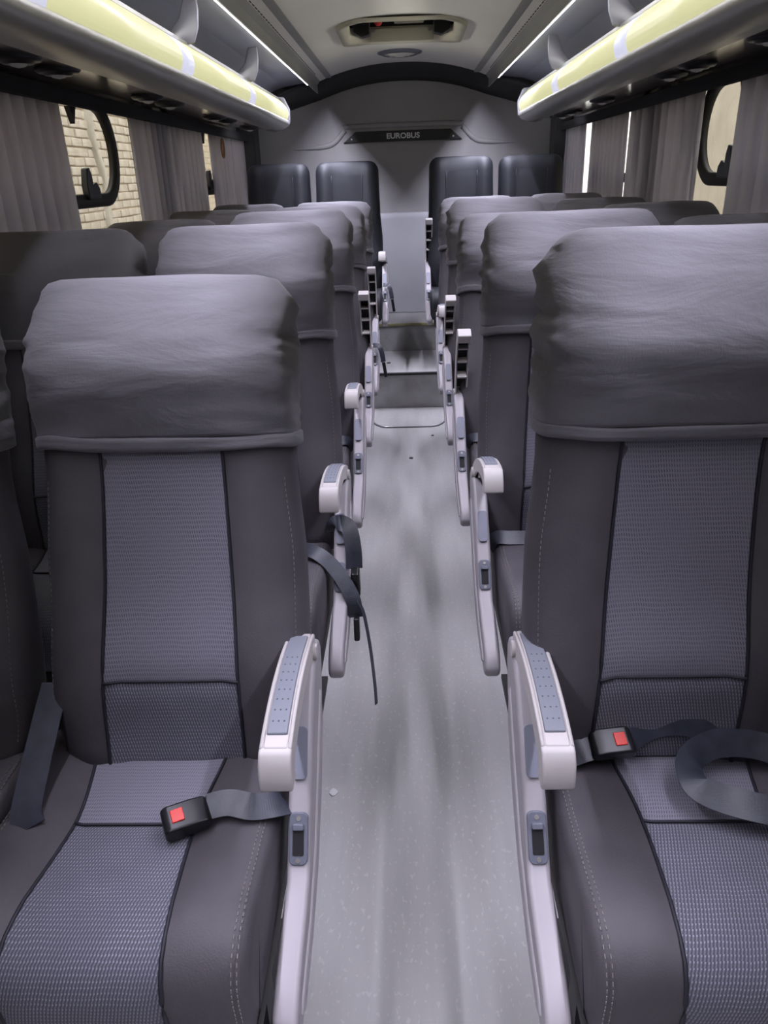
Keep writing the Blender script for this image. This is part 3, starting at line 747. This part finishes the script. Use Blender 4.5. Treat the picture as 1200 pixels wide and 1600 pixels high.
# armrest in its own frame: pivot at origin, pointing along -Y, up Z
def make_armrest(parent, s, xc, ang, y=-.022, z=.668):
    hw = .0225; Lr = .302
    top = []
    for k in range(15):
        t = k/14; top.append((.030-t*(Lr-.012), .020+.028*math.sin(math.pi*(t*.85+.02))**.8-.006*t))
    # hollow shell: two cheeks + roof + nose, open underneath
    V = []; Fc = []
    inner = [(y_, z_-.008) for y_, z_ in top]
    low = []
    for k in range(15):
        t = k/14; low.append((.030-t*(Lr-.012), -.018 + .030*math.sin(math.pi*t*.9) - .004*t))
    low[-1] = (top[-1][0], -.030)
    def ring(x): return [(x, y_, z_) for y_, z_ in top] + [(x, y_, z_) for y_, z_ in low[::-1]]
    bm = bmesh.new()
    def cheek(x0, x1):
        add_prism(bm, top + low[::-1], lambda a, b: (x0, a, b), lambda a, b: (x1, a, b))
    cheek(-hw, -hw+.006); cheek(hw-.006, hw)
    add_prism(bm, top + [(a, b-.010) for a, b in top[::-1]], lambda a, b: (-hw+.0055, a, b), lambda a, b: (hw-.0055, a, b))
    b0 = bm_obj('armrest', bm, 'arm_plastic', parent); bevel_mod(b0, .003, 2, 50)
    b0.location = (xc, y, z); b0.rotation_euler = (-ang, 0, 0)
    # nose block
    e0 = top[-1]
    nose = [(e0[0]+.012, e0[1]+.001), (e0[0]-.006, e0[1]-.003), (e0[0]-.018, e0[1]-.018), (e0[0]-.022, e0[1]-.040), (e0[0]-.020, -.032), (e0[0]+.012, -.032)]
    bevel_mod(prism_yz('nose_cap', nose, -hw-.0005, hw+.0005, 'arm_plastic', b0), .004)
    # ribs inside
    for yy in (-.075, -.135, -.195, -.240):
        z_ = interp(-yy, [(0, .02), (.15, .045), (.3, .03)]); bm = bmesh.new(); add_box(bm, (0, yy, z_-.022), (hw*2-.012, .006, .034)); bm_obj('rib', bm, 'arm_plastic', b0)
    bm = bmesh.new(); add_prism(bm, [(a, b-.010) for a, b in top[2:-1]] + [(a, b-.014) for a, b in top[2:-1][::-1]], lambda a, b: (-hw+.006, a, b), lambda a, b: (hw-.006, a, b)); bm_obj('inner_lining', bm, 'black_matte', b0)
    # pad
    pt = top[1:-1]; bm = bmesh.new()
    add_prism(bm, [(a, b+.0035) for a, b in pt] + [(a, b-.004) for a, b in pt[::-1]], lambda a, b: (-.0145, a, b), lambda a, b: (.0145, a, b))
    pd = bm_obj('armrest_pad', bm, 'pad', b0); bevel_mod(pd, .002, 2, 50)
    bm = bmesh.new()
    for k in range(4, 12):
        for xx in (-.008, 0, .008):
            a = pt[min(k, len(pt)-1)]; add_box(bm, (xx, a[0], a[1]+.0036), (.0022, .0022, .001))
    dt = bm_obj('pad_dimple', bm, 'pad_dot', pd); dt['kind'] = 'stuff'
    # pivot cap
    disc('pivot_cap', (-s*(hw+.002), .004, .004), .014, .008, (1,0,0), 'arm_plastic', b0, 18, .002)
    return b0
def make_base(parent, kind):
    f = box('seat_pan', -.19, .19, -.44, .03, .300, .352, 'steel_black', parent, .01)
    return f
def make_legs(parent, zf):
    for x in (-.13, .13):
        bm = bmesh.new()
        add_box(bm, (x, -.20, (.302+zf)/2), (.030, .055, .302-zf)); add_box(bm, (x, -.20, zf+.006), (.040, .40, .012))
        add_box(bm, (x, -.33, (.30+zf)/2), (.026, .04, .30-zf), Matrix.Rotation(R(-22), 3, 'X'))
        bm_obj('leg', bm, 'steel_black', parent)

SEATS = {}
bases = {}
def copy_tree(o, parent):
    c = o.copy(); col.objects.link(c); c.parent = parent
    for ch in list(o.children): copy_tree(ch, c)
    return c
cache = {}
def get(key, fn):
    """build a part once (under the asking seat), copy it afterwards"""
    def place(parent):
        if key in cache: return copy_tree(cache[key], parent)
        o = fn(parent); cache[key] = o; return o
    return place
def seat(s, xc, y, z, kind, aisle, recline, arm, seed, label, group, xcon=.163, legz=0):
    e = empty('passenger_seat', (s*xc, y, z)); tag(e, label, 'seat', group)
    b = get(('back', kind, seed), lambda p: make_back(p, 0, kind, seed))(e); b.rotation_euler = (-recline, 0, 0)
    cq = get(('cushion', kind), lambda p: make_cushion(p, kind))(e); cq.location.x = s*.020 if aisle and kind == 'cover' else 0; b.location.x = -s*.010 if aisle and kind == 'cover' else 0
    get(('pan',), lambda p: make_base(p, kind))(e)
    if ('legs', legz) not in cache:
        make_legs(e, legz); cache[('legs', legz)] = [c for c in e.children if c.name.startswith('leg')]
    else:
        for c in cache[('legs', legz)]: copy_tree(c, e)
    if aisle:
        xin = -s*(xc-xcon)
        get(('console', s, xcon), lambda p: make_console(p, s, xin))(e)
        a = get(('arm', s, xcon), lambda p: make_armrest(p, s, xin + s*.027, 0))(e); a.rotation_euler = (-arm, 0, 0)
    return e
lift = {(1, 0): .022, (1, 1): .010, (-1, 1): .006}
XA, XW = .412, .876
rows = [1.10, 1.93, 2.76, 3.59, 4.42]
ordn = ['sixth', 'fifth', 'fourth', 'third', 'second']
recl = {(-1, 0): 17.5, (-1, 1): 9, (-1, 2): 10, (-1, 3): 13, (-1, 4): 15, (1, 0): 5, (1, 1): 7, (1, 2): 17, (1, 3): 9, (1, 4): 16}
reclw = {(-1, 0): 12, (-1, 1): 9, (-1, 2): 14, (-1, 3): 14, (-1, 4): 15, (1, 0): 14, (1, 1): 14, (1, 2): 12, (1, 3): 14, (1, 4): 14}
arms = {(-1, 0): 0, (-1, 1): 10, (-1, 2): 12, (-1, 3): 72, (-1, 4): 82, (1, 0): 0, (1, 1): 18, (1, 2): 62, (1, 3): 60, (1, 4): 14}
feat = {(-1, 0): 'with loose red-button buckle on its cushion', (-1, 1): 'with a belt looped round its console', (-1, 2): 'with lowered armrest', (-1, 3): 'with raised armrest',
        (-1, 4): 'with raised armrest before the step', (1, 0): 'with curled lap belt on its cushion', (1, 1): 'with lowered armrest', (1, 2): 'with raised armrest', (1, 3): 'with tall raised armrest', (1, 4): 'with half raised armrest'}
S = {}
for s in (-1, 1):
    sd = 'brick' if s < 0 else 'plaster'
    for i, y in enumerate(rows):
        sa = {0: 1 if s < 0 else 2, 1: 3 if s < 0 else 4}.get(i, 1+((i+(s > 0)*2) % 4))
        S[s, i] = seat(s, XA, y, 0, 'cover', True, R(recl[s, i]), R(arms[s, i]), sa,
             f'aisle seat {feat[s, i]}, {sd} wall side, {ordn[i]} from rear', 'seats with grey headrest covers')
        [c for c in S[s, i].children if c.name.startswith('backrest')][0].location.z += lift.get((s, i), 0)
        S[s, i, 'w'] = seat(s, XW, y, 0, 'cover', False, R(reclw[s, i]), 0, 1+((i+1) % 4),
             f'grey covered window seat, {sd} wall side, {ordn[i]} row from the rear wall', 'seats with grey headrest covers')
YR = 5.40
rz = .195
for s in (-1, 1):
    sd = 'brick' if s < 0 else 'plaster'
    xr = .375 if s < 0 else .365
    S[s, 5] = seat(s, xr, YR, rz+.0, 'rear', True, R(9 if s < 0 else 6), R(14 if s < 0 else 76), 0, f'uncovered black rear aisle seat against the rear wall, {sd} wall side', 'uncovered rear seats', .125, .425-rz)
    S[s, 5, 'w'] = seat(s, xr+.452, YR, rz+.0, 'rear', False, R(9 if s < 0 else 8), 0, 0, f'uncovered black rear window seat against the rear wall, {sd} wall side', 'uncovered rear seats', .125, .425-rz)

# ================================================================== seat belts (parts of their seats)
def belt(seat_o, pts, mat='webbing', name='belt_strap', hw=.023, up=Vector((0,0,1)), per=14):
    o = Vector(seat_o.location)
    P = smooth_path([Vector(p)-o for p in pts], per)
    if isinstance(up, tuple): up = [up[0].lerp(up[1], k/(len(P)-1)) for k in range(len(P))]
    o_ = tube(name, P, 0, mat, seat_o, 4, False, (hw, .0011), up)
    o_.data.polygons.foreach_set('use_smooth', [False]*len(o_.data.polygons)); return o_
def buckle(seat_o, c, fwd, upv):
    """fwd = direction of the buckle mouth"""
    o = Vector(seat_o.location); f = Vector(fwd).normalized(); u = Vector(upv); sd = f.cross(u).normalized(); u = sd.cross(f).normalized()
    M = Matrix((sd, f, u)).transposed()
    P = [(a*.78, b*.85) for a, b in ((-.045, .004), (-.040, .016), (-.015, .020), (.035, .022), (.045, .016), (.046, -.006), (.03, -.012), (-.038, -.010))]
    bm = bmesh.new(); cc = Vector(c)-o
    add_prism(bm, P, lambda a, b: cc + M @ Vector((-.023, a, b)), lambda a, b: cc + M @ Vector((.023, a, b)))
    b = bevel_mod(bm_obj('belt_buckle', bm, 'black_plastic', seat_o), .005, 3)
    bm = bmesh.new(); add_box(bm, cc + M @ Vector((0, .012, .0185)), (.022, .019, .004), M)
    bevel_mod(bm_obj('release_button', bm, 'red_plastic', b), .0015)
    return b
s0 = S[-1, 0]
buckle(s0, (-.345, .862, .524), (-.9, -.42, -.05), (0, -.25, 1))
belt(s0, [(-.318, .880, .530), (-.285, .885, .534), (-.245, .880, .530), (-.205, .905, .512), (-.196, .95, .46)], hw=.020, up=Vector((0,-.5,1)))
belt(s0, [(-.615, 1.075, .62), (-.615, 1.02, .585), (-.612, .95, .545), (-.602, .885, .520), (-.585, .855, .514)], hw=.024, up=Vector((0,-.6,1)))
belt(s0, [(-.625, .98, .519), (-.625, .95, .517), (-.62, .905, .516)], hw=.012)
s1 = S[1, 0]
buckle(s1, (.315, .995, .545), (.95, .12, .0), (0, -.5, 1))
belt(s1, [(.205, 1.0, .47), (.225, .985, .520), (.262, .985, .541), (.285, .99, .545)], hw=.021, up=Vector((0,-.7,1)))
belt(s1, [(.350, 1.00, .548), (.385, 1.01, .565), (.43, 1.005, .575), (.47, 1.00, .560), (.48, .985, .54)], hw=.018, up=Vector((0,-1,.35)))
belt(s1, [(.66, .93, .535), (.60, .955, .545), (.54, .985, .55), (.478, .985, .552), (.430, .955, .55), (.418, .91, .548), (.435, .885, .546), (.48, .862, .545), (.55, .848, .54), (.66, .835, .537)], hw=.022, up=(Vector((0,-.95,.35)), Vector((.1,-.35,.95))))
# belt tied round the console, second row
s2 = S[-1, 1]; y2 = 1.93
belt(s2, [(-.36, y2-.13, .515), (-.30, y2-.16, .525), (-.24, y2-.20, .530), (-.19, y2-.235, .500), (-.150, y2-.27, .44), (-.145, y2-.28, .39)], hw=.019, up=Vector((0,-.6,1)))
belt(s2, [(-.208, y2-.12, .55), (-.19, y2-.155, .592), (-.160, y2-.165, .585), (-.148, y2-.19, .54), (-.146, y2-.21, .49)], hw=.021, up=Vector((.3,-.8,.6)))
bm = bmesh.new(); add_box(bm, Vector((-.143, y2-.225, .46))-Vector(s2.location), (.022, .036, .075), Matrix.Rotation(R(12), 3, 'X')); bevel_mod(bm_obj('belt_buckle', bm, 'black_plastic', s2), .006, 3)
bm = bmesh.new(); add_box(bm, Vector((-.140, y2-.30, .37))-Vector(s2.location), (.014, .028, .060), Matrix.Rotation(R(-8), 3, 'X')); bevel_mod(bm_obj('belt_tongue', bm, 'black_plastic', s2), .004, 2)
belt(s2, [(-.146, y2-.25, .42), (-.135, y2-.27, .425), (-.122, y2-.285, .40), (-.108, y2-.32, .33), (-.098, y2-.36, .25), (-.095, y2-.38, .20)], hw=.009, up=Vector((1,-.2,.2)))
# small lap belts on the farther seats
for (sd_, i) in ((1, 1), (1, 2), (-1, 2)):
    o = S[sd_, i]; yy = rows[i]
    belt(o, [(sd_*.205, yy-.10, .49), (sd_*.222, yy-.115, .523), (sd_*.26, yy-.12, .525), (sd_*.33, yy-.11, .520)], hw=.020, up=Vector((0,-.7,1)))
for (sd_, i, dz, xx) in ((-1, 4, 0, .163), (-1, 5, rz, .125)):
    o = S[sd_, i]; yy = o.location.y; x0 = sd_*xx
    belt(o, [(x0-sd_*-.03, yy-.20, dz+.545), (x0-sd_*.004, yy-.215, dz+.545), (x0-sd_*.020, yy-.225, dz+.51), (x0-sd_*.028, yy-.23, dz+.46)], hw=.014, up=Vector((.4,-.8,.5)))
    bm = bmesh.new(); add_box(bm, Vector((x0-sd_*.034, yy-.235, dz+.42))-Vector(o.location), (.018, .020, .085), Matrix.Rotation(R(-8*sd_*-1), 3, 'Y')); bevel_mod(bm_obj('belt_buckle', bm, 'black_plastic', o), .005, 2)

# ================================================================== litter on the floor
def fleck(x, y, z, r, label, mat='dirt'):
    n = 7; P = [(x+r*random.uniform(.6, 1)*math.cos(6.283*k/n), y+r*1.2*random.uniform(.6, 1)*math.sin(6.283*k/n)) for k in range(n)]
    tag(prism_xy('debris', P, z+.0003, z+.004, mat), label, 'debris')
fleck(.005, 3.90, 0, .016, 'dark crumb on the aisle floor ahead of the rounded plate')
fleck(.135, 4.28, 0, .010, 'small dark speck beside the rounded floor plate')
fleck(-.13, 5.16, .234, .018, 'dark crumb lying on the lower step')
fleck(-.205, 1.46, 0, .012, 'tiny pale flake on the floor beside the console', 'white_trim')

# ================================================================== outside
struct(box('ground_outside', -14, 14, -12, 30, -1.25, -1.2, 'outer_ground'), 'bare ground outside the bus', 'ground')
bw = struct(box('wall_brick', -3.0, -2.92, -4, 22, -1.2, 4.2, 'mortar'), 'sunlit cream brick wall outside the bus window', 'wall')
def brick_pattern():
    mt = MATS['mortar']; nt = mt.node_tree; N = nt.nodes; L = nt.links
    tc = N.new('ShaderNodeTexCoord'); sx = N.new('ShaderNodeSeparateXYZ'); cx = N.new('ShaderNodeCombineXYZ')
    L.new(tc.outputs['Object'], sx.inputs[0]); L.new(sx.outputs[1], cx.inputs[0]); L.new(sx.outputs[2], cx.inputs[1])
    b = N.new('ShaderNodeTexBrick'); b.inputs['Scale'].default_value = 1; b.inputs['Brick Width'].default_value = .24; b.inputs['Row Height'].default_value = .078; b.inputs['Mortar Size'].default_value = .008
    b.inputs['Color1'].default_value = (.66,.56,.42,1); b.inputs['Color2'].default_value = (.60,.50,.37,1); b.inputs['Mortar'].default_value = (.42,.35,.26,1)
    L.new(cx.outputs[0], b.inputs['Vector']); L.new(b.outputs[0], N['Principled BSDF'].inputs['Base Color'])
brick_pattern()
bm = bmesh.new(); add_box(bm, (0, 0, 0), (.03, .228, .067)); bk = bm_obj('brick', bm, 'brick', bw); bevel_mod(bk, .006, 1)
first = True; cnt = 0
for r_ in range(20):
    z_ = .66 + r_*.078
    for c_ in range(14):
        y_ = 6.55 + c_*.24 + (.12 if r_ % 2 else 0)
        if 7.86 < y_ < 8.16 and False: continue
        o = bk if first else bk.copy()
        if not first: col.objects.link(o)
        first = False; o.parent = bw
        o.location = (-2.92+random.uniform(-.008, .006), y_+random.uniform(-.004, .004), z_+random.uniform(-.003, .003)); o.rotation_euler = (R(random.uniform(-.8, .8)), 0, R(random.uniform(-1.5, 1.5)))
# plaster smear running down the wall
V = []; Fc = []; n = 24
for k in range(n+1):
    z_ = lerp(.4, 2.6, k/n); c = 7.98 + .06*math.sin(k*.7)-.12*(z_-1.4); hw_ = .07+.05*noise.noise(Vector((k*.6, 2, 0)))+.03*max(0, z_-1.6)
    V += [(-2.93, c-hw_, z_), (-2.885, c-hw_*.7, z_), (-2.88, c+hw_*.7, z_), (-2.93, c+hw_, z_)]
for k in range(n):
    for j in range(3): Fc.append((k*4+j, k*4+j+1, (k+1)*4+j+1, (k+1)*4+j))
mesh_obj('plaster_streak', V, Fc, 'plaster', bw)
struct(box('wall_plaster', 3.3, 3.42, -4, 11.5, -1.2, 4.0, 'plaster'), 'beige plaster wall outside the bus', 'wall')
